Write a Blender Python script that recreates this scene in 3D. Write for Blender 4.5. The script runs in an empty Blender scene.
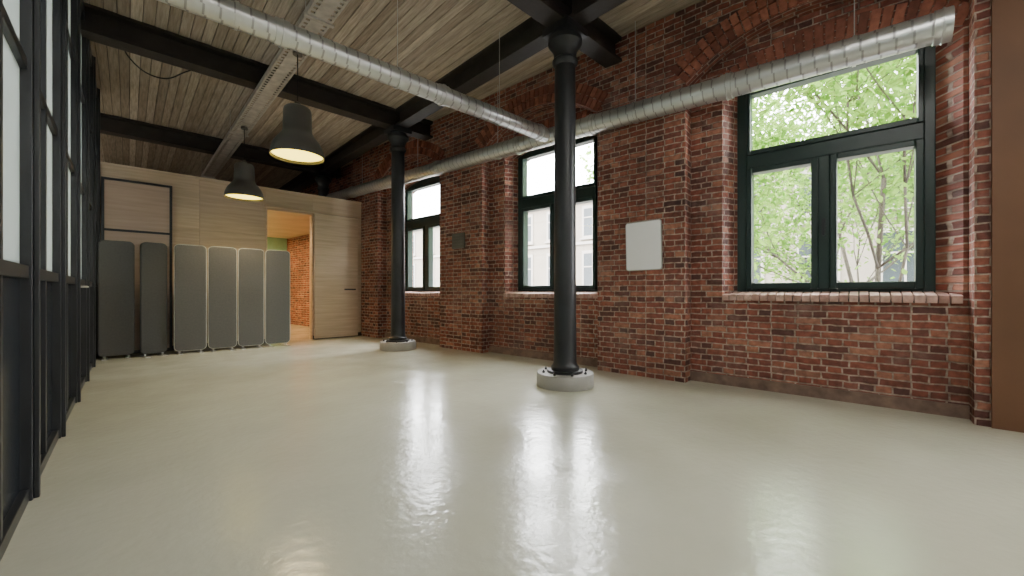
import bpy, bmesh, math, random
from mathutils import Vector, Matrix
random.seed(7)
R = math.radians
scene = bpy.context.scene
COL = scene.collection

# ------------------------------------------------------------ materials
def newmat(name):
    m = bpy.data.materials.new(name); m.use_nodes = True
    nt = m.node_tree
    for n in list(nt.nodes): nt.nodes.remove(n)
    out = nt.nodes.new('ShaderNodeOutputMaterial')
    b = nt.nodes.new('ShaderNodeBsdfPrincipled')
    nt.links.new(b.outputs[0], out.inputs[0])
    return m, nt, b, out

def N(nt, t, **kw):
    n = nt.nodes.new(t)
    for k, v in kw.items():
        if k in n.inputs: n.inputs[k].default_value = v
        else: setattr(n, k, v)
    return n

def mix(nt, fac, a, b, blend='MIX'):
    n = nt.nodes.new('ShaderNodeMix'); n.data_type = 'RGBA'; n.blend_type = blend
    for i, v in ((0, fac), (6, a), (7, b)):
        if hasattr(v, 'links') or hasattr(v, 'is_output'):
            nt.links.new(v, n.inputs[i])
        else:
            n.inputs[i].default_value = v if i == 0 else (*v, 1) if len(v) == 3 else v
    return n.outputs[2]

def ramp(nt, fac, stops, interp='LINEAR'):
    n = nt.nodes.new('ShaderNodeValToRGB')
    n.color_ramp.interpolation = interp
    e = n.color_ramp.elements
    while len(e) < len(stops): e.new(0.5)
    for el, (p, c) in zip(e, stops):
        el.position = p; el.color = (*c, 1) if len(c) == 3 else c
    nt.links.new(fac, n.inputs[0])
    return n.outputs[0]

def bump(nt, b, h, strength=0.3, dist=0.01):
    n = N(nt, 'ShaderNodeBump', Strength=strength, Distance=dist)
    nt.links.new(h, n.inputs['Height']); nt.links.new(n.outputs[0], b.inputs['Normal'])
    return n

def simple(name, col, rough=0.5, metal=0.0, var=0.15, scale=6.0, bmp=0.0, coords='Object', bscale=None):
    m, nt, b, out = newmat(name)
    tc = N(nt, 'ShaderNodeTexCoord')
    no = N(nt, 'ShaderNodeTexNoise', Scale=scale, Detail=5.0)
    nt.links.new(tc.outputs[coords], no.inputs['Vector'])
    c1 = tuple(max(0, c*(1-var)) for c in col); c2 = tuple(min(1, c*(1+var)) for c in col)
    c = ramp(nt, no.outputs[0], [(0.3, c1), (0.7, c2)])
    nt.links.new(c, b.inputs['Base Color'])
    b.inputs['Roughness'].default_value = rough
    b.inputs['Metallic'].default_value = metal
    if bmp > 0:
        n2 = N(nt, 'ShaderNodeTexNoise', Scale=bscale or scale*8, Detail=4.0)
        nt.links.new(tc.outputs[coords], n2.inputs['Vector'])
        bump(nt, b, n2.outputs[0], bmp, 0.01)
    return m

def brick_mat(name='brick_masonry', k=1.10):
    m, nt, b, out = newmat(name)
    tc = N(nt, 'ShaderNodeTexCoord')
    wob = N(nt, 'ShaderNodeTexNoise', Scale=9.0, Detail=2.0)
    nt.links.new(tc.outputs['UV'], wob.inputs['Vector'])
    ws = N(nt, 'ShaderNodeVectorMath', operation='SCALE'); ws.inputs['Scale'].default_value = 0.020
    nt.links.new(wob.outputs['Color'], ws.inputs[0])
    wa = N(nt, 'ShaderNodeVectorMath', operation='ADD')
    nt.links.new(tc.outputs['UV'], wa.inputs[0]); nt.links.new(ws.outputs[0], wa.inputs[1])
    bt = N(nt, 'ShaderNodeTexBrick')
    bt.squash = 0.55; bt.squash_frequency = 2
    for kk, v in {'Scale': 1.0, 'Mortar Size': 0.0085, 'Mortar Smooth': 0.45, 'Bias': 0.0, 'Brick Width': 0.20, 'Row Height': 0.063}.items():
        bt.inputs[kk].default_value = v
    bt.inputs['Color1'].default_value = (0, 0, 0, 1)
    bt.inputs['Color2'].default_value = (1, 1, 1, 1)
    bt.inputs['Mortar'].default_value = (0.5, 0.5, 0.5, 1)
    nt.links.new(wa.outputs[0], bt.inputs['Vector'])
    S = lambda r, g, bl: (r*k, g*k, bl*k)
    tone = ramp(nt, bt.outputs['Color'], [(0.0, S(0.085, 0.036, 0.032)), (0.2, S(0.165, 0.052, 0.037)), (0.5, S(0.235, 0.070, 0.045)), (0.75, S(0.30, 0.098, 0.060)), (0.92, S(0.41, 0.18, 0.115)), (1.0, S(0.13, 0.06, 0.050))])
    n1 = N(nt, 'ShaderNodeTexNoise', Scale=20.0, Detail=6.0)
    nt.links.new(tc.outputs['UV'], n1.inputs['Vector'])
    c = mix(nt, 0.8, tone, ramp(nt, n1.outputs[0], [(0.3, (0.58, 0.55, 0.54)), (0.7, (1.35, 1.32, 1.3))]), 'MULTIPLY')
    mc = ramp(nt, n1.outputs[0], [(0.35, S(0.24, 0.17, 0.135)), (0.65, S(0.52, 0.41, 0.33))])
    c = mix(nt, bt.outputs['Fac'], c, mc)
    n2 = N(nt, 'ShaderNodeTexNoise', Scale=1.7, Detail=9.0, Roughness=0.72)
    nt.links.new(tc.outputs['UV'], n2.inputs['Vector'])
    f = ramp(nt, n2.outputs[0], [(0.52, (0, 0, 0)), (0.72, (0.45, 0.45, 0.45))])
    c = mix(nt, f, c, S(0.42, 0.31, 0.26))
    n4 = N(nt, 'ShaderNodeTexNoise', Scale=0.9, Detail=7.0, Roughness=0.65)
    nt.links.new(tc.outputs['Object'], n4.inputs['Vector'])
    c = mix(nt, 1.0, c, ramp(nt, n4.outputs[0], [(0.35, (0.62, 0.60, 0.60)), (0.60, (1.08, 1.08, 1.08))]), 'MULTIPLY')
    nt.links.new(c, b.inputs['Base Color'])
    b.inputs['Roughness'].default_value = 0.75
    ma = N(nt, 'ShaderNodeMath', operation='MULTIPLY_ADD'); ma.inputs[1].default_value = -1.0
    nt.links.new(bt.outputs['Fac'], ma.inputs[0])
    ms = N(nt, 'ShaderNodeMath', operation='MULTIPLY'); ms.inputs[1].default_value = 0.8
    nt.links.new(n1.outputs[0], ms.inputs[0]); nt.links.new(ms.outputs[0], ma.inputs[2])
    bump(nt, b, ma.outputs[0], 1.0, 0.018)
    return m

def island_mat(name, ca, cb, rough, stretch=(1, 1, 1), nscale=10, bmp=0.3, coords='Object', lo=(0.55, 0.53, 0.5), hi=(1.25, 1.25, 1.25)):
    m, nt, b, out = newmat(name)
    g = N(nt, 'ShaderNodeNewGeometry')
    c = ramp(nt, g.outputs['Random Per Island'], [(0.0, ca), (1.0, cb)])
    tc = N(nt, 'ShaderNodeTexCoord')
    mp = N(nt, 'ShaderNodeMapping'); mp.inputs['Scale'].default_value = stretch
    nt.links.new(tc.outputs[coords], mp.inputs['Vector'])
    off = N(nt, 'ShaderNodeVectorMath', operation='ADD')
    cm = N(nt, 'ShaderNodeCombineXYZ')
    mu = N(nt, 'ShaderNodeMath', operation='MULTIPLY'); mu.inputs[1].default_value = 37.0
    nt.links.new(g.outputs['Random Per Island'], mu.inputs[0])
    for i in range(3): nt.links.new(mu.outputs[0], cm.inputs[i])
    nt.links.new(mp.outputs[0], off.inputs[0]); nt.links.new(cm.outputs[0], off.inputs[1])
    no = N(nt, 'ShaderNodeTexNoise', Scale=nscale, Detail=6.0, Roughness=0.6)
    nt.links.new(off.outputs[0], no.inputs['Vector'])
    c = mix(nt, 0.8, c, ramp(nt, no.outputs[0], [(0.3, lo), (0.7, hi)]), 'MULTIPLY')
    nt.links.new(c, b.inputs['Base Color'])
    b.inputs['Roughness'].default_value = rough
    if bmp: bump(nt, b, no.outputs[0], bmp, 0.01)
    return m

M = {}
M['brick'] = brick_mat()
M['brick_piece'] = island_mat('brick_piece', (0.17, 0.055, 0.038), (0.44, 0.16, 0.10), 0.8, nscale=16, bmp=0.6)
M['sill_piece'] = island_mat('sill_brick', (0.42, 0.24, 0.20), (0.62, 0.42, 0.36), 0.7, nscale=16, bmp=0.5)
M['mortar'] = simple('mortar', (0.20, 0.13, 0.10), 0.9, var=0.3, scale=12, bmp=0.4)
M['black'] = simple('black_painted_steel', (0.018, 0.020, 0.023), 0.38, 0.0, 0.3, 3, 0.05)
M['beam'] = simple('painted_beam', (0.022, 0.018, 0.016), 0.55, 0.0, 0.4, 5, 0.25)
M['winframe'] = simple('window_frame_paint', (0.013, 0.032, 0.028), 0.35, 0.0, 0.2, 3)
M['concrete'] = simple('cast_concrete', (0.33, 0.32, 0.295), 0.6, 0, 0.10, 5, 0.04)
M['plank'] = island_mat('ceiling_planks', (0.29, 0.235, 0.18), (0.50, 0.43, 0.345), 0.8, stretch=(9, 0.6, 1), nscale=5, bmp=0.4)
M['plankdark'] = simple('ceiling_backing', (0.06, 0.045, 0.035), 0.9)
M['oak'] = island_mat('oak_veneer', (0.50, 0.38, 0.27), (0.57, 0.44, 0.32), 0.5, stretch=(0.5, 1, 9), nscale=3.0, bmp=0.03, lo=(0.78, 0.76, 0.73), hi=(1.1, 1.1, 1.1))
M['oak2'] = island_mat('oak_door', (0.55, 0.43, 0.32), (0.60, 0.47, 0.35), 0.5, stretch=(0.5, 1, 9), nscale=3.0, bmp=0.03, lo=(0.78, 0.76, 0.73), hi=(1.1, 1.1, 1.1))
M['oak3'] = island_mat('door_veneer', (0.45, 0.33, 0.255), (0.49, 0.36, 0.28), 0.3, stretch=(0.5, 1, 9), nscale=3.0, bmp=0.03, lo=(0.85, 0.83, 0.8), hi=(1.08, 1.08, 1.08))
M['brown'] = simple('brown_board', (0.15, 0.068, 0.032), 0.6, 0, 0.12, 2, 0.1)
M['green'] = simple('green_plaster', (0.22, 0.44, 0.30), 0.8, 0, 0.08)
M['white'] = simple('white_plaster', (0.75, 0.75, 0.73), 0.8, 0, 0.04)
M['board'] = simple('whiteboard_enamel', (0.97, 0.97, 0.97), 0.25, 0, 0.01)
M['alu'] = simple('aluminium', (0.55, 0.55, 0.55), 0.35, 0.8, 0.08)
M['galv'] = simple('galvanised_steel', (0.60, 0.61, 0.60), 0.34, 0.8, 0.05, 5, 0.0)
M['galvseam'] = simple('galvanised_seam', (0.36, 0.36, 0.36), 0.45, 0.7, 0.05, 5, 0.0)
M['tray'] = simple('zinc_tray', (0.46, 0.43, 0.39), 0.5, 0.3, 0.2, 9)
M['felt'] = simple('grey_felt', (0.12, 0.12, 0.117), 0.9, 0, 0.1, 40, 0.3)
M['feltd'] = simple('dark_felt', (0.07, 0.072, 0.072), 0.9, 0, 0.1, 40, 0.3)
M['edge'] = simple('light_edge_trim', (0.60, 0.60, 0.57), 0.5)
M['lampsh'] = simple('lamp_enamel', (0.080, 0.074, 0.066), 0.4, 0.0, 0.1)
M['cable'] = simple('rubber_cable', (0.01, 0.01, 0.01), 0.6)
M['stone'] = simple('facade_stone', (0.21, 0.18, 0.14), 0.9, 0, 0.1, 1.2, 0.1)
M['stone2'] = simple('facade_trim', (0.29, 0.265, 0.235), 0.9, 0, 0.06, 2)
M['dglass'] = simple('facade_window_glass', (0.02, 0.027, 0.03), 0.3, 0, 0.3, 0.7)
M['street'] = simple('street_asphalt', (0.15, 0.15, 0.15), 0.9, 0, 0.2, 2)
M['bark'] = simple('bark', (0.06, 0.05, 0.035), 0.9, 0, 0.3, 20, 0.5)

def emis(name, col, s):
    m, nt, b, out = newmat(name)
    b.inputs['Base Color'].default_value = (*col, 1)
    b.inputs['Emission Color'].default_value = (*col, 1)
    b.inputs['Emission Strength'].default_value = s
    return m
M['warm'] = emis('warm_diffuser', (1.0, 0.76, 0.10), 5.0)
M['led'] = emis('led_diffuser', (1.0, 0.97, 0.91), 25.0)  # glow of the panels added for fill and backlight
M['ledwarm'] = emis('led_warm', (1.0, 0.58, 0.25), 60.0)

def glass_mat(name, tint=(1, 1, 1)):
    m, nt, b, out = newmat(name)
    nt.nodes.remove(b)
    tr = N(nt, 'ShaderNodeBsdfTransparent', Color=(*tint, 1))
    gl = N(nt, 'ShaderNodeBsdfGlossy', Roughness=0.02)
    lw = N(nt, 'ShaderNodeLayerWeight', Blend=0.5)
    pw = N(nt, 'ShaderNodeMath', operation='POWER'); pw.inputs[1].default_value = 4.0
    nt.links.new(lw.outputs['Facing'], pw.inputs[0])
    ma = N(nt, 'ShaderNodeMath', operation='MULTIPLY_ADD'); ma.inputs[1].default_value = 0.8; ma.inputs[2].default_value = 0.04
    nt.links.new(pw.outputs[0], ma.inputs[0])
    mx = N(nt, 'ShaderNodeMixShader')
    nt.links.new(ma.outputs[0], mx.inputs[0]); nt.links.new(tr.outputs[0], mx.inputs[1]); nt.links.new(gl.outputs[0], mx.inputs[2])
    nt.links.new(mx.outputs[0], out.inputs[0])
    return m
M['glass'] = glass_mat('window_glass')

def frosted():
    m, nt, b, out = newmat('frosted_glass')
    nt.nodes.remove(b)
    d = N(nt, 'ShaderNodeBsdfDiffuse', Color=(0.72, 0.77, 0.77, 1))
    t = N(nt, 'ShaderNodeBsdfTranslucent', Color=(0.85, 0.92, 0.93, 1))
    g = N(nt, 'ShaderNodeBsdfGlossy', Roughness=0.12)
    m1 = N(nt, 'ShaderNodeMixShader', Fac=0.6)
    m2 = N(nt, 'ShaderNodeMixShader', Fac=0.08)
    nt.links.new(d.outputs[0], m1.inputs[1]); nt.links.new(t.outputs[0], m1.inputs[2])
    nt.links.new(m1.outputs[0], m2.inputs[1]); nt.links.new(g.outputs[0], m2.inputs[2])
    nt.links.new(m2.outputs[0], out.inputs[0])
    return m
M['frost'] = frosted()

def leaf():
    m, nt, b, out = newmat('spring_leaves')
    nt.nodes.remove(b)
    g = N(nt, 'ShaderNodeNewGeometry')
    c = ramp(nt, g.outputs['Random Per Island'], [(0, (0.10, 0.23, 0.03)), (1, (0.28, 0.43, 0.095))])
    d = N(nt, 'ShaderNodeBsdfDiffuse'); t = N(nt, 'ShaderNodeBsdfTranslucent')
    nt.links.new(c, d.inputs[0]); nt.links.new(c, t.inputs[0])
    mx = N(nt, 'ShaderNodeMixShader', Fac=0.5)
    nt.links.new(d.outputs[0], mx.inputs[1]); nt.links.new(t.outputs[0], mx.inputs[2])
    nt.links.new(mx.outputs[0], out.inputs[0])
    return m
M['leaf'] = leaf()

def floor_mat():
    m, nt, b, out = newmat('poured_resin_floor')
    tc = N(nt, 'ShaderNodeTexCoord')
    n1 = N(nt, 'ShaderNodeTexNoise', Scale=0.7, Detail=7.0, Roughness=0.6)
    n2 = N(nt, 'ShaderNodeTexNoise', Scale=2.4, Detail=4.0, Roughness=0.55)
    n3 = N(nt, 'ShaderNodeTexNoise', Scale=20.0, Detail=3.0)
    for n in (n1, n2, n3): nt.links.new(tc.outputs['Object'], n.inputs['Vector'])
    c = ramp(nt, n1.outputs[0], [(0.3, (0.50, 0.495, 0.39)), (0.7, (0.60, 0.595, 0.475))])
    nt.links.new(c, b.inputs['Base Color'])
    # stays under 0.26 everywhere: a glossy cured resin
    rr = ramp(nt, n2.outputs[0], [(0.35, (0.15, 0.15, 0.15)), (0.65, (0.255, 0.255, 0.255))])
    nt.links.new(rr, b.inputs['Roughness'])
    b.inputs['IOR'].default_value = 1.85
    ad = N(nt, 'ShaderNodeMath', operation='MULTIPLY_ADD'); ad.inputs[1].default_value = 2.5
    nt.links.new(n2.outputs[0], ad.inputs[0]); nt.links.new(n3.outputs[0], ad.inputs[2])
    bump(nt, b, ad.outputs[0], 0.38, 0.005)
    return m
M['floor'] = floor_mat()

# ------------------------------------------------------------ mesh helpers
class MB:
    def __init__(self): self.bm = bmesh.new()
    def face(self, vs, mi=0, smooth=False):
        try:
            f = self.bm.faces.new(vs); f.material_index = mi; f.smooth = smooth; return f
        except ValueError: return None
    def box(self, x0, x1, y0, y1, z0, z1, mi=0, T=None):
        if x0 > x1: x0, x1 = x1, x0
        if y0 > y1: y0, y1 = y1, y0
        if z0 > z1: z0, z1 = z1, z0
        c = [Vector(p) for p in ((x0,y0,z0),(x1,y0,z0),(x1,y1,z0),(x0,y1,z0),(x0,y0,z1),(x1,y0,z1),(x1,y1,z1),(x0,y1,z1))]
        if T: c = [T @ p for p in c]
        v = [self.bm.verts.new(p) for p in c]
        for f in ((0,3,2,1),(4,5,6,7),(0,1,5,4),(1,2,6,5),(2,3,7,6),(3,0,4,7)):
            self.face([v[i] for i in f], mi)
        return self
    def prism(self, pts, y0, y1, mi=0, T=None, smooth_side=False):
        a = [Vector((p[0], y0, p[1])) for p in pts]; b = [Vector((p[0], y1, p[1])) for p in pts]
        if T: a = [T @ p for p in a]; b = [T @ p for p in b]
        a = [self.bm.verts.new(p) for p in a]; b = [self.bm.verts.new(p) for p in b]
        self.face(a, mi); self.face(b[::-1], mi)
        n = len(pts)
        for i in range(n):
            j = (i+1) % n
            self.face([a[j], a[i], b[i], b[j]], mi, smooth_side)
        return self
    def vprism(self, pts, z0, z1, mi=0):
        a = [self.bm.verts.new((p[0], p[1], z0)) for p in pts]; b = [self.bm.verts.new((p[0], p[1], z1)) for p in pts]
        self.face(a, mi); self.face(b[::-1], mi)
        n = len(pts)
        for i in range(n):
            j = (i+1) % n
            self.face([a[j], a[i], b[i], b[j]], mi)
    def lathe(self, prof, c=(0,0,0), seg=40, mi=0, smooth=True, T=None, cap=True):
        rings = []
        for r, z in prof:
            ring = []
            for i in range(seg):
                a = 2*math.pi*i/seg
                p = Vector((c[0]+r*math.cos(a), c[1]+r*math.sin(a), c[2]+z))
                if T: p = T @ p
                ring.append(self.bm.verts.new(p))
            rings.append(ring)
        for k in range(len(rings)-1):
            for i in range(seg):
                j = (i+1) % seg
                self.face([rings[k][i], rings[k][j], rings[k+1][j], rings[k+1][i]], mi, smooth)
        if cap:
            self.face(rings[0][::-1], mi); self.face(rings[-1], mi)
        return self
    def tube(self, p0, p1, r, seg=12, mi=0, smooth=True, r1=None):
        p0 = Vector(p0); p1 = Vector(p1); d = p1-p0; L = d.length
        q = d.to_track_quat('Z', 'Y').to_matrix().to_4x4(); q.translation = p0
        self.lathe([(r, 0), (r if r1 is None else r1, L)], seg=seg, mi=mi, smooth=smooth, T=q)
        return self
    def finish(self, name, mats, mat4=None, parent=None, bevel=0, fixn=True, sharp=None):
        bm = self.bm
        if fixn: bmesh.ops.recalc_face_normals(bm, faces=bm.faces)
        uv = bm.loops.layers.uv.new('UVMap')
        for f in bm.faces:
            n = f.normal; ax, ay, az = abs(n.x), abs(n.y), abs(n.z)
            for l in f.loops:
                co = l.vert.co
                if az >= ax and az >= ay: l[uv].uv = (co.x, co.y)
                elif ay >= ax: l[uv].uv = (co.x, co.z)
                else: l[uv].uv = (co.y+co.x, co.z)
        me = bpy.data.meshes.new(name); bm.to_mesh(me); bm.free()
        for m in (mats if isinstance(mats, (list, tuple)) else [mats]): me.materials.append(m)
        if sharp is not None:
            try: me.set_sharp_from_angle(angle=R(sharp))
            except Exception: pass
        o = bpy.data.objects.new(name, me); COL.objects.link(o)
        if mat4 is not None and parent is None: o.matrix_world = mat4
        if parent is not None:
            o.parent = parent
            if mat4 is not None: o.matrix_local = mat4
        if bevel:
            bv = o.modifiers.new('bevel', 'BEVEL'); bv.width = bevel; bv.segments = 2; bv.limit_method = 'ANGLE'; bv.angle_limit = R(40)
        return o

def empty(name, mat4=None):
    e = bpy.data.objects.new(name, None); COL.objects.link(e)
    e.empty_display_size = 0.1
    if mat4 is not None: e.matrix_world = mat4
    return e

def frame(ox, oy, ang, oz=0):
    return Matrix.Translation((ox, oy, oz)) @ Matrix.Rotation(ang, 4, 'Z')

HC = 4.08
HB = 3.78
WALL = frame(4.786, -0.486, math.atan2(0.9961, -0.0882))
PV = -0.375
PART = frame(PV, 0.0, R(90))
def wl(s, i, z): return WALL @ Vector((s, i, z))
def cam2w(X, Y, z=0): return Vector((X*.7217+Y*.6923, -X*.6923+Y*.7217, z))

# ------------------------------------------------------------ floor / ceiling
b = MB(); b.box(-4.5, 5.45, -7.5, 14.0, -0.25, 0.0)
b.finish('floor', M['floor'])
b = MB()
x = -4.5
while x < 5.35:
    w = 0.105
    dz = random.uniform(0, 0.006)
    b.box(x+0.004, x+w-0.004, -7.5, 14.0, HC-dz, HC+0.05, 0)
    x += w
b.box(-4.5, 5.45, -7.5, 14.0, HC+0.051, HC+0.25, 1)
b.finish('ceiling', [M['plank'], M['plankdark']])

# ------------------------------------------------------------ brick wall with bays
SP = 3.15
def arch(x0, x1, zs, rise, n=20):
    c = (x0+x1)/2; hw = (x1-x0)/2
    rad = (hw*hw+rise*rise)/(2*rise)
    pts = []
    for i in range(n+1):
        x = x0+(x1-x0)*i/n
        pts.append((x, zs+rise-rad+math.sqrt(max(0, rad*rad-(x-c)**2))))
    return pts, c, rad, zs+rise-rad
T_OUT = -0.45
PR = 0.20
ZA = 3.10; RA = 0.17
ZB = 3.26; RB = 0.38
b = MB()
ks = [-2, -1, 0, 1, 2]
S0, S1 = -7.0, 14.3
prev = S0
for k in ks:
    o0, o1 = 0.30+k*SP, 2.03+k*SP
    b.box(prev, o0, T_OUT, 0, 0, HC)
    b.box(o0, o1, T_OUT, 0, 0, 0.90)
    pts, *_ = arch(o0, o1, ZA, RA)
    b.prism(pts+[(o1, HC), (o0, HC)], T_OUT, 0)
    b.vprism([(o0-.001, -0.004), (o0+.13, -0.20), (o0+.13, -0.40), (o0-.001, -0.40)], 0.9, ZA+0.08)
    b.vprism([(o1+.001, -0.004), (o1+.001, -0.40), (o1-.10, -0.40), (o1-.10, -0.20)], 0.9, ZA+0.08)
    p0, p1 = 2.35+k*SP, 3.42+k*SP
    b.box(p0, min(p1, 20), 0, PR, 0, HC)
    q0, q1 = 3.42+(k-1)*SP, 2.35+k*SP
    pts, *_ = arch(q0, q1, ZB, RB)
    b.prism(pts+[(q1, HC), (q0, HC)], 0, PR)
    prev = o1
b.box(prev, S1, T_OUT, 0, 0, HC)
b.finish('wall_right', M['brick'], WALL)

b = MB()
for k in ks:
    for (x0, x1, zs, rise, y0, y1, th, rows) in ((0.30+k*SP, 2.03+k*SP, ZA, RA, -0.10, 0.014, 0.215, 1),
                                          (3.42+(k-1)*SP, 2.35+k*SP, ZB, RB, 0.02, PR+0.022, 0.115, 2)):
        _, c, rad, zc = arch(x0, x1, zs, rise)
        for rw in range(rows):
            r0 = rad+rw*(th+0.012)
            a = math.asin((x1-x0)/2/rad)
            n = int(2*a*rad/0.072)
            for i in range(n):
                am = -a+(i+0.5)*2*a/n
                da = a/n*0.84
                q = []
                for rr, aa in ((r0+0.001, am-da), (r0+0.001, am+da), (r0+th, am+da), (r0+th, am-da)):
                    q.append((c+rr*math.sin(aa), zc+rr*math.cos(aa)))
                b.prism(q, y0, y1+random.uniform(-0.006, 0.006))
    x0, x1 = 0.30+k*SP, 2.03+k*SP
    n = 25
    for i in range(n):
        xa = x0+(x1-x0)*i/n
        T = Matrix.Translation((xa, 0, 0.905)) @ Matrix.Rotation(R(-8), 4, 'X')
        b.box(0.004, (x1-x0)/n-0.004, -0.21, 0.03+random.uniform(-.004, .004), 0.0, 0.062+random.uniform(-.003, .003), 1, T)
b.finish('trim_1', [M['brick_piece'], M['sill_piece']], WALL, bevel=0.003)

b = MB()
for k in ks:
    b.box(3.42+(k-1)*SP, 2.35+k*SP, 0, 0.035, 0, 0.10)
b.finish('baseboard_right', M['mortar'], WALL)

b = MB(); b.box(-0.86, 0.19, PR+0.001, PR+0.03, 0.0, HC-0.01)
b.finish('trim_2', M['brown'], WALL, bevel=0.003)

# ------------------------------------------------------------ windows
def window(idx, k):
    e = empty('window_%d' % idx, WALL @ Matrix.Translation((k*SP, 0, 0)))
    fx0, fx1 = 0.43, 1.93
    g0, g1 = 0.50, 1.84
    yo, yi = -0.30, -0.20
    zt = 3.13
    f = MB()
    f.box(fx0, g0, yo, yi, 0.90, ZA); f.box(g1, fx1, yo, yi, 0.90, ZA)
    f.box(g0, g1, yo, yi, 0.90, 1.02)
    pts, *_ = arch(fx0, fx1, ZA+0.04, RA-0.045)
    f.prism([(fx0, ZA), (g0, ZA), (g0, zt), (g1, zt), (g1, ZA), (fx1, ZA)]+pts[::-1], yo, yi)
    f.box(g0, g1, yo, yi+0.02, 2.31, 2.45)
    f.box(1.135, 1.225, yo, yi+0.02, 1.02, 2.31)
    f.finish('frame', M['winframe'], parent=e, bevel=0.006)
    s = MB()
    lights = ((g0, 1.135, 1.02, 2.31, 0.055), (1.225, g1, 1.02, 2.31, 0.055), (g0, g1, 2.45, zt, 0.04))
    for a0, a1, z0, z1, w in lights:
        y0, y1 = yo+0.01, yi+0.035
        s.box(a0, a0+w, y0, y1, z0, z1); s.box(a1-w, a1, y0, y1, z0, z1)
        s.box(a0+w, a1-w, y0, y1, z0, z0+w+0.01); s.box(a0+w, a1-w, y0, y1, z1-w, z1)
    s.finish('sashes', M['winframe'], parent=e, bevel=0.008)
    g = MB()
    for a0, a1, z0, z1, w in lights:
        g.face([g.bm.verts.new(p) for p in ((a0+.03, -.26, z0+.03), (a1-.03, -.26, z0+.03), (a1-.03, -.26, z1-.03), (a0+.03, -.26, z1-.03))])
    g.finish('panes', M['glass'], parent=e)
    h = MB()
    h.box(1.165, 1.195, yi+0.02, yi+0.035, 1.55, 1.70); h.tube((1.18, yi+0.03, 1.64), (1.18, yi+0.07, 1.64), 0.008)
    h.box(1.171, 1.189, yi+0.06, yi+0.075, 1.53, 1.65)
    h.finish('handle', M['black'], parent=e)
for i, k in enumerate([0, 1, 2, -1, -2]): window(i+1, k)

# ------------------------------------------------------------ wooden end wall with opening
U = 8.794
VL = PV+0.05
b = MB()
def woodpanels(b, x0, x1, z0, z1, y0, y1, pw=1.22, zrows=(0, 1.27, 2.06, 2.95)):
    xs = [x0]
    while xs[-1]+pw < x1-0.15: xs.append(xs[-1]+pw)
    xs.append(x1)
    zs = [z0]+[z for z in zrows if z0 < z < z1]+[z1]
    for a, c in zip(xs[:-1], xs[1:]):
        for p, q in zip(zs[:-1], zs[1:]):
            b.box(a+.0015, c-.0015, y0, y1, p+.0015, q-.0015)
woodpanels(b, VL, 1.904, 0.08, 2.95, U, U+0.03)
woodpanels(b, 2.749, 3.97, 0.08, 2.95, U, U+0.03)
woodpanels(b, 1.904, 2.749, 2.585, 2.95, U, U+0.03)
b.box(VL, 1.904, U+0.03, U+0.14, 0, 2.94); b.box(2.749, 3.95, U+0.03, U+0.14, 0, 2.94); b.box(1.904, 2.749, U+0.03, U+0.14, 2.585, 2.94)
b.finish('wall_back', M['oak'])
b = MB(); b.box(VL, 1.904, U+0.01, U+0.03, 0, 0.08); b.box(2.749, 3.97, U+0.01, U+0.03, 0, 0.08)
b.finish('baseboard_back', M['beam'])
b = MB(); b.box(VL, 3.97, U-0.012, U+0.15, 2.95, 2.985); b.box(VL, 3.75, U+0.15, 13.55, 2.60, 2.70)
b.finish('trim_3', M['oak2'])
b = MB(); b.box(1.904, 1.925, U-0.006, U+0.15, 0, 2.585); b.box(2.728, 2.749, U-0.006, U+0.15, 0, 2.585); b.box(1.904, 2.749, U-0.006, U+0.15, 2.565, 2.587)
b.finish('trim_4', M['oak2'])
e = empty('door_1')
b = MB(); woodpanels(b, 2.76, 3.66, 0.02, 2.60, U-0.065, U-0.025, pw=0.9, zrows=(0.65, 1.3, 1.95)); b.finish('leaf', M['oak2'], parent=e)
b = MB(); b.box(2.76, 3.66, U-0.06, U-0.028, 0.022, 2.598); b.finish('core', M['oak2'], parent=e)
b = MB(); b.box(1.86, 3.72, U-0.05, U-0.001, 2.61, 2.66); b.finish('rail', M['oak'], parent=e)
b = MB(); b.box(3.36, 3.60, U-0.095, U-0.08, 1.02, 1.05); b.box(3.38, 3.40, U-0.08, U-0.065, 1.025, 1.045); b.box(3.56, 3.58, U-0.08, U-0.065, 1.025, 1.045)
b.finish('handle', M['black'], parent=e)
e = empty('door_2')
b = MB()
x0, x1 = -0.30, 0.53; y0, y1 = U-0.055, U-0.015
b.box(x0, x0+.035, y0, y1, 0.01, 2.75); b.box(x1-.035, x1, y0, y1, 0.01, 2.75)
b.box(x0+.035, x1-.035, y0, y1, 2.715, 2.75); b.box(x0+.035, x1-.035, y0, y1, 0.01, 0.06); b.box(x0+.035, x1-.035, y0, y1, 1.93, 1.965)
b.finish('frame', M['black'], parent=e)
b = MB(); b.box(x0+.035, x1-.035, U-.040, U-.020, 0.06, 1.93); b.box(x0+.035, x1-.035, U-.040, U-.020, 1.965, 2.715); b.finish('leaf', M['oak3'], parent=e)

# rooms beyond
b = MB(); b.box(VL, 3.5, 13.6, 13.75, 0, 2.62); b.finish('wall_corridor', M['green'])
b = MB(); b.box(-4.5, 3.9, 13.76, 13.95, 0, HC); b.finish('wall_far', M['brick'])
b = MB(); b.box(-4.5, -4.35, -7.5, 13.76, 0, HC); b.finish('wall_left', M['white'])
b = MB(); b.box(-4.5, 5.2, -7.5, -7.35, 0, HC); b.finish('wall_rear', M['white'])
b = MB(); b.box(VL, VL+.1, U+0.14, 13.6, 0, 2.6); b.finish('wall_corridor_side', M['white'])

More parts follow.
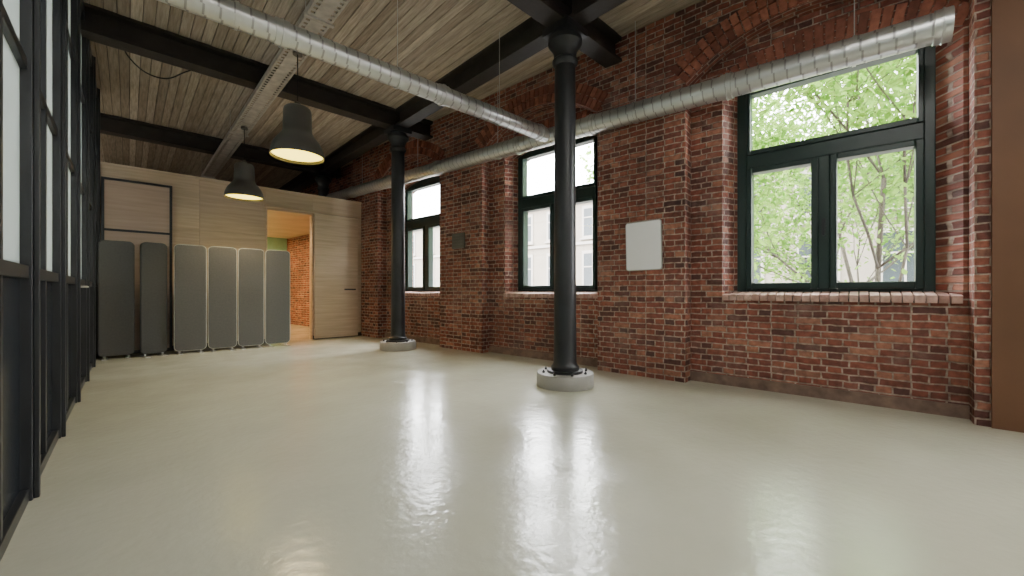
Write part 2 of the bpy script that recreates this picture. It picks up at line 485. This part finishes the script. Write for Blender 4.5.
# ------------------------------------------------------------ steel and glass partition
e = empty('glass_partition', PART)
b = MB(); g = MB(); lo = MB(); sub = MB()
posts = [-4.9, -3.75, -2.6, -1.45, -0.3, 0.75, 1.85, 3.0, 4.12, 5.3, 6.45, 7.6, 8.76]
for p in posts:
    b.box(p-0.04, p+0.04, -0.045, 0.045, 0, HC)
    b.box(p-0.015, p+0.015, -0.065, -0.045, 0, HC)
for p, q in zip(posts[:-1], posts[1:]):
    a, c = p+.04, q-.04
    b.box(a, c, -0.035, 0.035, 0, 0.06); b.box(a, c, -0.035, 0.035, HC-0.16, HC)
    b.box(a, c, -0.035, 0.035, 1.06, 1.12); b.box(a, c, -0.03, 0.03, 2.05, 2.10); b.box(a, c, -0.03, 0.03, 3.05, 3.10)
    m = (a+c)/2
    sub.box(m-.02, m+.02, -0.03, 0.03, 0.06, HC-0.16)
    for (u0, u1) in ((a, m-.02), (m+.02, c)):
        for z0, z1 in ((1.12, 2.05), (2.10, 3.05), (3.10, HC-.16)):
            g.box(u0, u1, -0.006, 0.006, z0, z1)
        lo.box(u0, u1, -0.006, 0.006, 0.06, 1.06)
b.finish('posts', M['black'], parent=e, bevel=0.003)
sub.finish('mullions', M['black'], parent=e)
g.finish('frosted_panes', M['frost'], parent=e)
lo.finish('lower_panels', simple('dark_lower_glass', (0.016, 0.022, 0.032), 0.18), parent=e)
h = MB(); h.tube((5.42, -0.04, 1.04), (5.42, -0.10, 1.04), 0.01); h.tube((5.42, -0.095, 1.04), (5.56, -0.095, 1.04), 0.009)
h.box(5.395, 5.445, -0.05, -0.035, 0.96, 1.10)
h.finish('lever_handle', M['alu'], parent=e)

# ------------------------------------------------------------ beams
def ibeam_pts(h0, h1, w=0.20, tf=0.035, tw=0.05):
    a = w/2; c = tw/2
    return [(-a, h0), (a, h0), (a, h0+tf), (c, h0+tf+.02), (c, h1-tf-.02), (a, h1-tf), (a, h1), (-a, h1), (-a, h1-tf), (-c, h1-tf-.02), (-c, h0+tf+.02), (-a, h0+tf)]
CV = 3.357
COLS = [-4.63, -0.97, 2.684, 6.34, 10.0]
for i, u in enumerate(COLS):
    b = MB()
    T = Matrix.Translation((0, u, 0)) @ Matrix.Rotation(R(90), 4, 'Z')
    xr = (4.786-0.0882*((u+.486)/.9961)) - 0.10
    b.prism(ibeam_pts(HB, HC, 0.22), -xr, 4.3, 0, T)
    b.finish('ceiling_beam', M['beam'])
b = MB()
for y0, y1 in zip([-7.3]+COLS, COLS+[13.7]):
    b.prism(ibeam_pts(HB+0.01, HC, 0.20), y0+0.112 if y0 > -7 else y0, y1-0.112 if y1 < 13 else y1, 0, Matrix.Translation((CV, 0, 0)))
b.finish('column_line_beam', M['beam'])

# ------------------------------------------------------------ cast iron columns
def column(u, v=CV):
    e = empty('cast_iron_column', Matrix.Translation((v, u, 0)))
    b = MB()
    b.lathe([(0.298, 0), (0.30, 0.004), (0.30, 0.130), (0.293, 0.14), (0.16, 0.14)], seg=64)
    b.finish('concrete_base', M['concrete'], parent=e, sharp=40)
    b = MB()
    prof = [(0.19, 0.14), (0.19, 0.165), (0.15, 0.167), (0.15, 0.20), (0.135, 0.215), (0.122, 0.24), (0.118, 0.5), (0.110, 3.38),
            (0.125, 3.40), (0.135, 3.42), (0.135, 3.44), (0.12, 3.46), (0.12, 3.52), (0.135, 3.56), (0.165, 3.60), (0.18, 3.62), (0.18, 3.66), (0.15, 3.665), (0.15, HB-.005)]
    b.lathe(prof, seg=48)
    for i in range(8):
        a = i*math.pi/4+.2
        b.lathe([(0.014, 0.14), (0.014, 0.158), (0.008, 0.159), (0.008, 0.17)], c=(0.235*math.cos(a), 0.235*math.sin(a), 0), seg=6, smooth=False)
    b.box(-0.17, 0.17, -0.17, 0.17, 3.70, HB-0.002)
    b.finish('shaft', M['black'], parent=e, sharp=35)
for u in COLS: column(u)

# ------------------------------------------------------------ spiral ducts
def spiral(p0, p1, r, name, collars=(), rods=()):
    p0 = Vector(p0); p1 = Vector(p1); L = (p1-p0).length
    T = (p1-p0).to_track_quat('Z', 'Y').to_matrix().to_4x4(); T.translation = p0
    e = empty(name, T)
    b = MB(); seg = 36; step = 0.014; n = int(L/step)
    rings = []
    ff = lambda z, i: (z/0.10 - i/seg) % 1.0
    for k in range(n+1):
        z = L*k/n; ring = []
        for i in range(seg):
            a = 2*math.pi*i/seg
            rr = r+(0.0028 if ff(z, i) < 0.14 else 0.0)
            ring.append(b.bm.verts.new((rr*math.cos(a), rr*math.sin(a), z)))
        rings.append(ring)
    for k in range(n):
        for i in range(seg):
            j = (i+1) % seg
            b.face([rings[k][i], rings[k][j], rings[k+1][j], rings[k+1][i]], 1 if ff(L*k/n, i) < 0.14 else 0, True)
    b.face(rings[0][::-1]); b.face(rings[-1])
    b.finish('tube', [M['galv'], M['galvseam']], parent=e)
    b = MB()
    for c in collars:
        b.lathe([(r+.004, c-.05), (r+.010, c-.048), (r+.010, c-.006), (r+.018, c-.004), (r+.018, c+.004), (r+.010, c+.006), (r+.010, c+.048), (r+.004, c+.05)], seg=40, cap=False)
    Ti = T.inverted()
    for c in rods:
        p = T @ Vector((0, 0, c))
        b.tube(Ti @ Vector((p.x, p.y, p.z+r)), Ti @ Vector((p.x, p.y, HC)), 0.004, seg=8)
        b.lathe([(r+.004, c-.012), (r+.009, c-.012), (r+.009, c+.012), (r+.004, c+.012)], seg=32, cap=False)
    b.finish('collars', M['galv'], parent=e, sharp=35)
    return e
def dz(s): return 2.965+0.0243*s
A = wl(0.40, 0.36, dz(0.40)); B = wl(13.0, 0.36, dz(13.0))
spiral(A, B, 0.110, 'spiral_duct', (0.05, 1.5, 3.0, 4.2, 6.0, 7.5, 9.0), (0.55, 2.45, 4.6, 6.6, 8.6))
J = wl(4.043, 0.36, dz(4.043))
dirc = Vector((0.7386*.7217+.6745*.6923, -.7386*.6923+.6745*.7217, 0)).normalized()
spiral(J - dirc*0.09, J - dirc*4.34, 0.090, 'spiral_duct', (0.12, 1.6, 3.1), (0.8, 2.1, 3.4))

# ------------------------------------------------------------ perforated cable tray
e = empty('cable_tray', Matrix.Translation((1.37, 0, 3.70)))
b = MB()
w = 0.12; y0, y1 = -2.0, 12.6
b.box(-w, -w+.022, y0, y1, 0, .004); b.box(w-.022, w, y0, y1, 0, .004)
b.box(-0.062, 0.062, y0, y1, 0, .004)
b.box(-w, -w+.004, y0, y1, 0.004, .065); b.box(w-.004, w, y0, y1, 0.004, .065)
y = y0
while y < y1:
    b.box(-w+.022, -0.062, y, y+.035, 0, .004); b.box(0.062, w-.022, y, y+.035, 0, .004); y += 0.075
b.finish('tray', M['tray'], parent=e)
b = MB()
for k in range(3): b.tube((-0.05+.05*k, y0, .014), (-0.05+.05*k, y1, .014), .009, seg=8)
b.finish('cables', M['cable'], parent=e)
b = MB()
for u in (-1, 1.0, 4.2, 8.2, 11.8):
    for sx in (-w-.005, w+.005): b.tube((sx, u, -.01), (sx, u, HC-3.70), .005, seg=8)
    b.box(-w-.02, w+.02, u-.02, u+.02, -.02, -.001)
b.finish('hangers', M['tray'], parent=e)

# ------------------------------------------------------------ pendant lamps
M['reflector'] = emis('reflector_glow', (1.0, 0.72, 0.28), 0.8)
def pendant(v, u, zb):
    e = empty('pendant_lamp', Matrix.Translation((v, u, zb)))
    b = MB()
    prof = [(0.262, 0.03), (0.268, 0.0), (0.272, 0.0), (0.272, 0.035), (0.262, 0.085), (0.238, 0.145), (0.200, 0.20), (0.165, 0.245), (0.150, 0.275), (0.147, 0.30),
            (0.142, 0.50), (0.136, 0.535), (0.118, 0.553), (0.05, 0.562), (0.035, 0.566), (0.03, 0.61), (0.012, 0.62)]
    b.lathe(prof, seg=56, cap=False)
    b.finish('shade', M['lampsh'], parent=e, sharp=50)
    b = MB()
    b.lathe([(0.262, 0.03), (0.25, 0.085), (0.19, 0.19), (0.13, 0.29), (0.10, 0.30)], seg=56)
    b.finish('reflector', M['reflector'], parent=e)
    b = MB(); b.lathe([(0.0, 0.028), (0.10, 0.022), (0.20, 0.024), (0.258, 0.03)], seg=56, cap=False); b.finish('diffuser', M['warm'], parent=e)
    b = MB(); b.tube((0, 0, .61), (0, 0, 3.69-zb), .006, seg=8); b.finish('cord', M['cable'], parent=e)
    b = MB(); b.lathe([(0.05, 3.645-zb), (0.05, 3.675-zb), (0.02, 3.69-zb)], seg=24); b.finish('canopy', M['lampsh'], parent=e)
    L = bpy.data.lights.new('lamp_bulb', 'SPOT'); L.energy = 90; L.color = (1, .78, .45); L.spot_size = R(130); L.spot_blend = 0.6; L.shadow_soft_size = .2
    lo = bpy.data.objects.new('lamp_bulb', L); COL.objects.link(lo); lo.parent = e; lo.location = (0, 0, -0.02)
pendant(1.37, 4.90, 2.50)
pendant(1.37, 7.75, 2.52)

# ------------------------------------------------------------ acoustic screens
def rrect(w, z0, z1, r, n=8):
    pts = []
    for cx, cz, a0 in ((w/2-r, z1-r, 0), (-w/2+r, z1-r, 90), (-w/2+r, z0+r, 180), (w/2-r, z0+r, 270)):
        for i in range(n+1):
            a = R(a0+90*i/n); pts.append((cx+r*math.cos(a), cz+r*math.sin(a)))
    return pts
def screen(v, u, w, rot, mat, h=1.745, trim='edge'):
    e = empty('acoustic_screen', Matrix.Translation((v, u, 0)) @ Matrix.Rotation(R(rot), 4, 'Z'))
    b = MB(); b.prism(rrect(w-.016, 0.048, h-.008, 0.062), -0.024, 0.024); b.finish('felt_panel', M[mat], parent=e, bevel=0.006)
    b = MB()
    o = rrect(w, 0.04, h, 0.07); i = rrect(w-.02, 0.05, h-.01, 0.06)
    n = len(o)
    y0, y1 = -0.018, 0.018
    vo = [[b.bm.verts.new((p[0], y, p[1])) for p in o] for y in (y0, y1)]
    vi = [[b.bm.verts.new((p[0], y, p[1])) for p in i] for y in (y0, y1)]
    for k in range(n):
        j = (k+1) % n
        b.face([vo[0][k], vo[0][j], vo[1][j], vo[1][k]]); b.face([vi[0][k], vi[1][k], vi[1][j], vi[0][j]])
        b.face([vo[0][k], vi[0][k], vi[0][j], vo[0][j]]); b.face([vo[1][k], vo[1][j], vi[1][j], vi[1][k]])
    b.finish('edge_trim', M[trim], parent=e)
    b = MB()
    for sx in (-w*.32, w*.32):
        b.box(sx-.03, sx+.03, -0.15, 0.15, 0.0, 0.010); b.box(sx-.012, sx+.012, -.012, .012, 0.010, 0.055)
    b.finish('feet', M['alu'], parent=e, bevel=0.002)
screen(-0.125, 8.36, 0.39, 0, 'felt', trim='felt')
screen(0.285, 8.28, 0.32, 12, 'feltd', 1.745, 'feltd')
screen(0.725, 8.25, 0.415, 0, 'felt')
screen(1.150, 8.25, 0.395, -3, 'felt')
screen(1.560, 8.25, 0.385, -3, 'felt')
screen(1.975, 8.25, 0.405, 2, 'felt')

# ------------------------------------------------------------ whiteboard & small grille box
e = empty('whiteboard', WALL @ Matrix.Translation((2.815, PR+0.0, 1.525)) @ Matrix.Rotation(R(1.0), 4, 'Y'))
b = MB(); b.prism(rrect(0.43, -0.285, 0.285, 0.03), 0.004, 0.022); b.finish('frame', M['alu'], parent=e)
b = MB(); b.prism(rrect(0.412, -0.276, 0.276, 0.024), 0.022, 0.025); b.finish('surface', M['board'], parent=e)
e = empty('wall_junction_box', WALL @ Matrix.Translation((6.05, PR, 1.85)))
b = MB(); b.box(-0.15, 0.15, 0.0, 0.03, -0.13, 0.13)
for i in range(5): b.box(-0.13, 0.13, 0.03, 0.04, -0.11+i*.05, -0.09+i*.05)
b.finish('grille', simple('grey_green_metal', (0.10, 0.10, 0.085), 0.5), parent=e)

cu = bpy.data.curves.new('ceiling_cable', 'CURVE'); cu.dimensions = '3D'; cu.bevel_depth = 0.008
sp = cu.splines.new('BEZIER'); P = [(-0.05, 6.75, 4.05), (0.0, 6.85, 3.90), (0.28, 7.0, 3.80), (0.62, 7.1, 4.06)]
sp.bezier_points.add(3)
for bp, p in zip(sp.bezier_points, P): bp.co = p; bp.handle_left_type = bp.handle_right_type = 'AUTO'
o = bpy.data.objects.new('ceiling_cable', cu); COL.objects.link(o); cu.materials.append(M['cable'])

# ------------------------------------------------------------ unseen light panels: added fill, plus the warm corridor lamps
def panel(v, u, mat='led', z=3.70, w=0.3, l=1.5, hc=HC):
    e = empty('ceiling_light', Matrix.Translation((v, u, z)))
    b = MB(); b.box(-w/2, w/2, -l/2, l/2, 0.0, 0.06)
    for y in (-l*.35, l*.35): b.tube((0, y, .06), (0, y, hc-z), .004, seg=6)
    b.finish('housing', M['tray'], parent=e)
    b = MB(); b.box(-w/2+.01, w/2-.01, -l/2+.01, l/2-.01, -0.012, -0.001); b.finish('diffuser', M[mat], parent=e)
for u in (-0.5, -3.0, -5.9):  # fixtures added out of view behind the camera to fill the room
    for v in (0.55, 2.3): panel(v, u)
for u in (0.5, 3.4, 6.2, 9.2): panel(-2.2, u, w=0.6, l=2.2)  # added in the side room to backlight the frosted panes
panel(1.5, 10.9, 'ledwarm', z=2.52, w=0.4, l=1.6, hc=2.60)
panel(2.2, 12.6, 'ledwarm', z=2.52, w=0.3, l=1.0, hc=2.60)

# ------------------------------------------------------------ outside: street, facade, tree
b = MB(); b.box(-6, 80, -30, 80, -3.7, -3.5); b.finish('street', M['street'])
FAC = WALL @ Matrix.Translation((0, -14.0, -3.5))
b = MB()
b.box(-14, 60, -3, 0, 0, 9.6, 0)
b.box(-14, 60, 0, 0.25, 9.3, 9.75, 1); b.box(-14, 60, 0, 0.12, 3.5, 3.75, 1); b.box(-14, 60, 0, 0.10, 7.0, 7.15, 1)
s = -12.5
while s < 58:
    for z0, z1 in ((0.9, 3.0), (4.4, 6.5), (7.45, 8.9)):
        b.box(s-.12, s+1.22, 0, 0.06, z0-.12, z1+.16, 1)
        b.box(s, s+1.1, 0.06, 0.065, z0, z1, 2)
        b.box(s-.2, s+1.3, 0, 0.16, z0-.2, z0-.12, 1)
        b.box(s+.52, s+.58, .065, .09, z0, z1, 1); b.box(s, s+1.1, .065, .09, z0+(z1-z0)*.65, z0+(z1-z0)*.65+.06, 1)
    s += 2.35
b.finish('street_facade', [M['stone'], M['stone2'], M['dglass']], FAC)

def tree(base, height, seedv, nleaf, name='street_tree'):
    rnd = random.Random(seedv)
    e = empty(name, Matrix.Translation(base))
    b = MB(); tips = []
    def grow(p, d, L, r, lvl):
        n = 4; q = p
        for i in range(n):
            d2 = (d+Vector((rnd.uniform(-.16, .16), rnd.uniform(-.16, .16), rnd.uniform(-.04, .14)))).normalized()
            q2 = q+d2*L/n; ra = r*(1-.35*i/n); rb = r*(1-.35*(i+1)/n)
            b.tube(q, q2, ra, seg=7 if lvl < 2 else 5, r1=rb)
            if lvl >= 2: tips.append((q, q2))
            if lvl < 4 and i >= 1:
                for _ in range(2 if lvl < 3 else 1):
                    ax = Vector((rnd.uniform(-1, 1), rnd.uniform(-1, 1), rnd.uniform(-.1, .7))).normalized()
                    grow(q2, (d2*.6+ax*.85).normalized(), L*rnd.uniform(.48, .68), rb*.55, lvl+1)
            q = q2; d = d2
    grow(Vector((0, 0, 0.01)), Vector((0, 0, 1)), height, 0.06, 0)
    b.finish('branches', M['bark'], parent=e, fixn=False)
    lb = MB()
    for _ in range(nleaf):
        p, q = rnd.choice(tips)
        c = p.lerp(q, rnd.random())+Vector([rnd.gauss(0, .15) for _ in range(3)])
        s = rnd.uniform(.045, .085)
        T = Matrix.Translation(c) @ Matrix.Rotation(rnd.uniform(0, 6.28), 4, 'Z') @ Matrix.Rotation(rnd.uniform(-1, 1), 4, 'X') @ Matrix.Rotation(rnd.uniform(-1, 1), 4, 'Y')
        vs = [lb.bm.verts.new(T @ Vector(v)) for v in ((0, -s, 0), (s*.5, -s*.2, s*.1), (s*.35, s*.6, 0), (0, s*1.1, -s*.1), (-s*.35, s*.6, 0), (-s*.5, -s*.2, s*.1))]
        lb.face(vs)
    lb.finish('leaves', M['leaf'], parent=e, fixn=False)
tree(cam2w(7.3, 7.8, -3.5), 6.6, 3, 28000)
tree(cam2w(10.2, 7.2, -3.5), 6.4, 11, 20000)
tree(cam2w(8.9, 10.2, -3.5), 6.0, 21, 12000)

# ------------------------------------------------------------ world + portals
w = bpy.data.worlds.new('overcast_sky'); scene.world = w; w.use_nodes = True
nt = w.node_tree
bg = nt.nodes['Background']
tc = N(nt, 'ShaderNodeTexCoord'); sx = N(nt, 'ShaderNodeSeparateXYZ')
nt.links.new(tc.outputs['Generated'], sx.inputs[0])
mr = N(nt, 'ShaderNodeMapRange')
for i, v in ((1, 0.05), (2, 0.7), (3, 25.0), (4, 46.0)): mr.inputs[i].default_value = v
nt.links.new(sx.outputs['Z'], mr.inputs[0])
nt.links.new(mr.outputs[0], bg.inputs['Strength'])
bg.inputs['Color'].default_value = (0.98, 0.99, 1.0, 1)
for k in ks:
    L = bpy.data.lights.new('window_portal', 'AREA'); L.shape = 'RECTANGLE'; L.size = 1.7; L.size_y = 2.35
    L.cycles.is_portal = True
    o = bpy.data.objects.new('window_portal', L); COL.objects.link(o)
    o.matrix_world = WALL @ Matrix.Translation((1.165+k*SP, -0.50, 2.08)) @ Matrix.Rotation(R(90), 4, 'X')
# ------------------------------------------------------------ camera
cam = bpy.data.cameras.new('camera'); cam.sensor_width = 36; cam.lens = 400/1024*36
cam.shift_y = 3/1024; cam.clip_start = 0.02
co = bpy.data.objects.new('camera', cam); COL.objects.link(co)
co.location = (0, 0, 1.0); co.rotation_euler = (R(90), 0, -math.atan2(.6923, .7217))
scene.camera = co
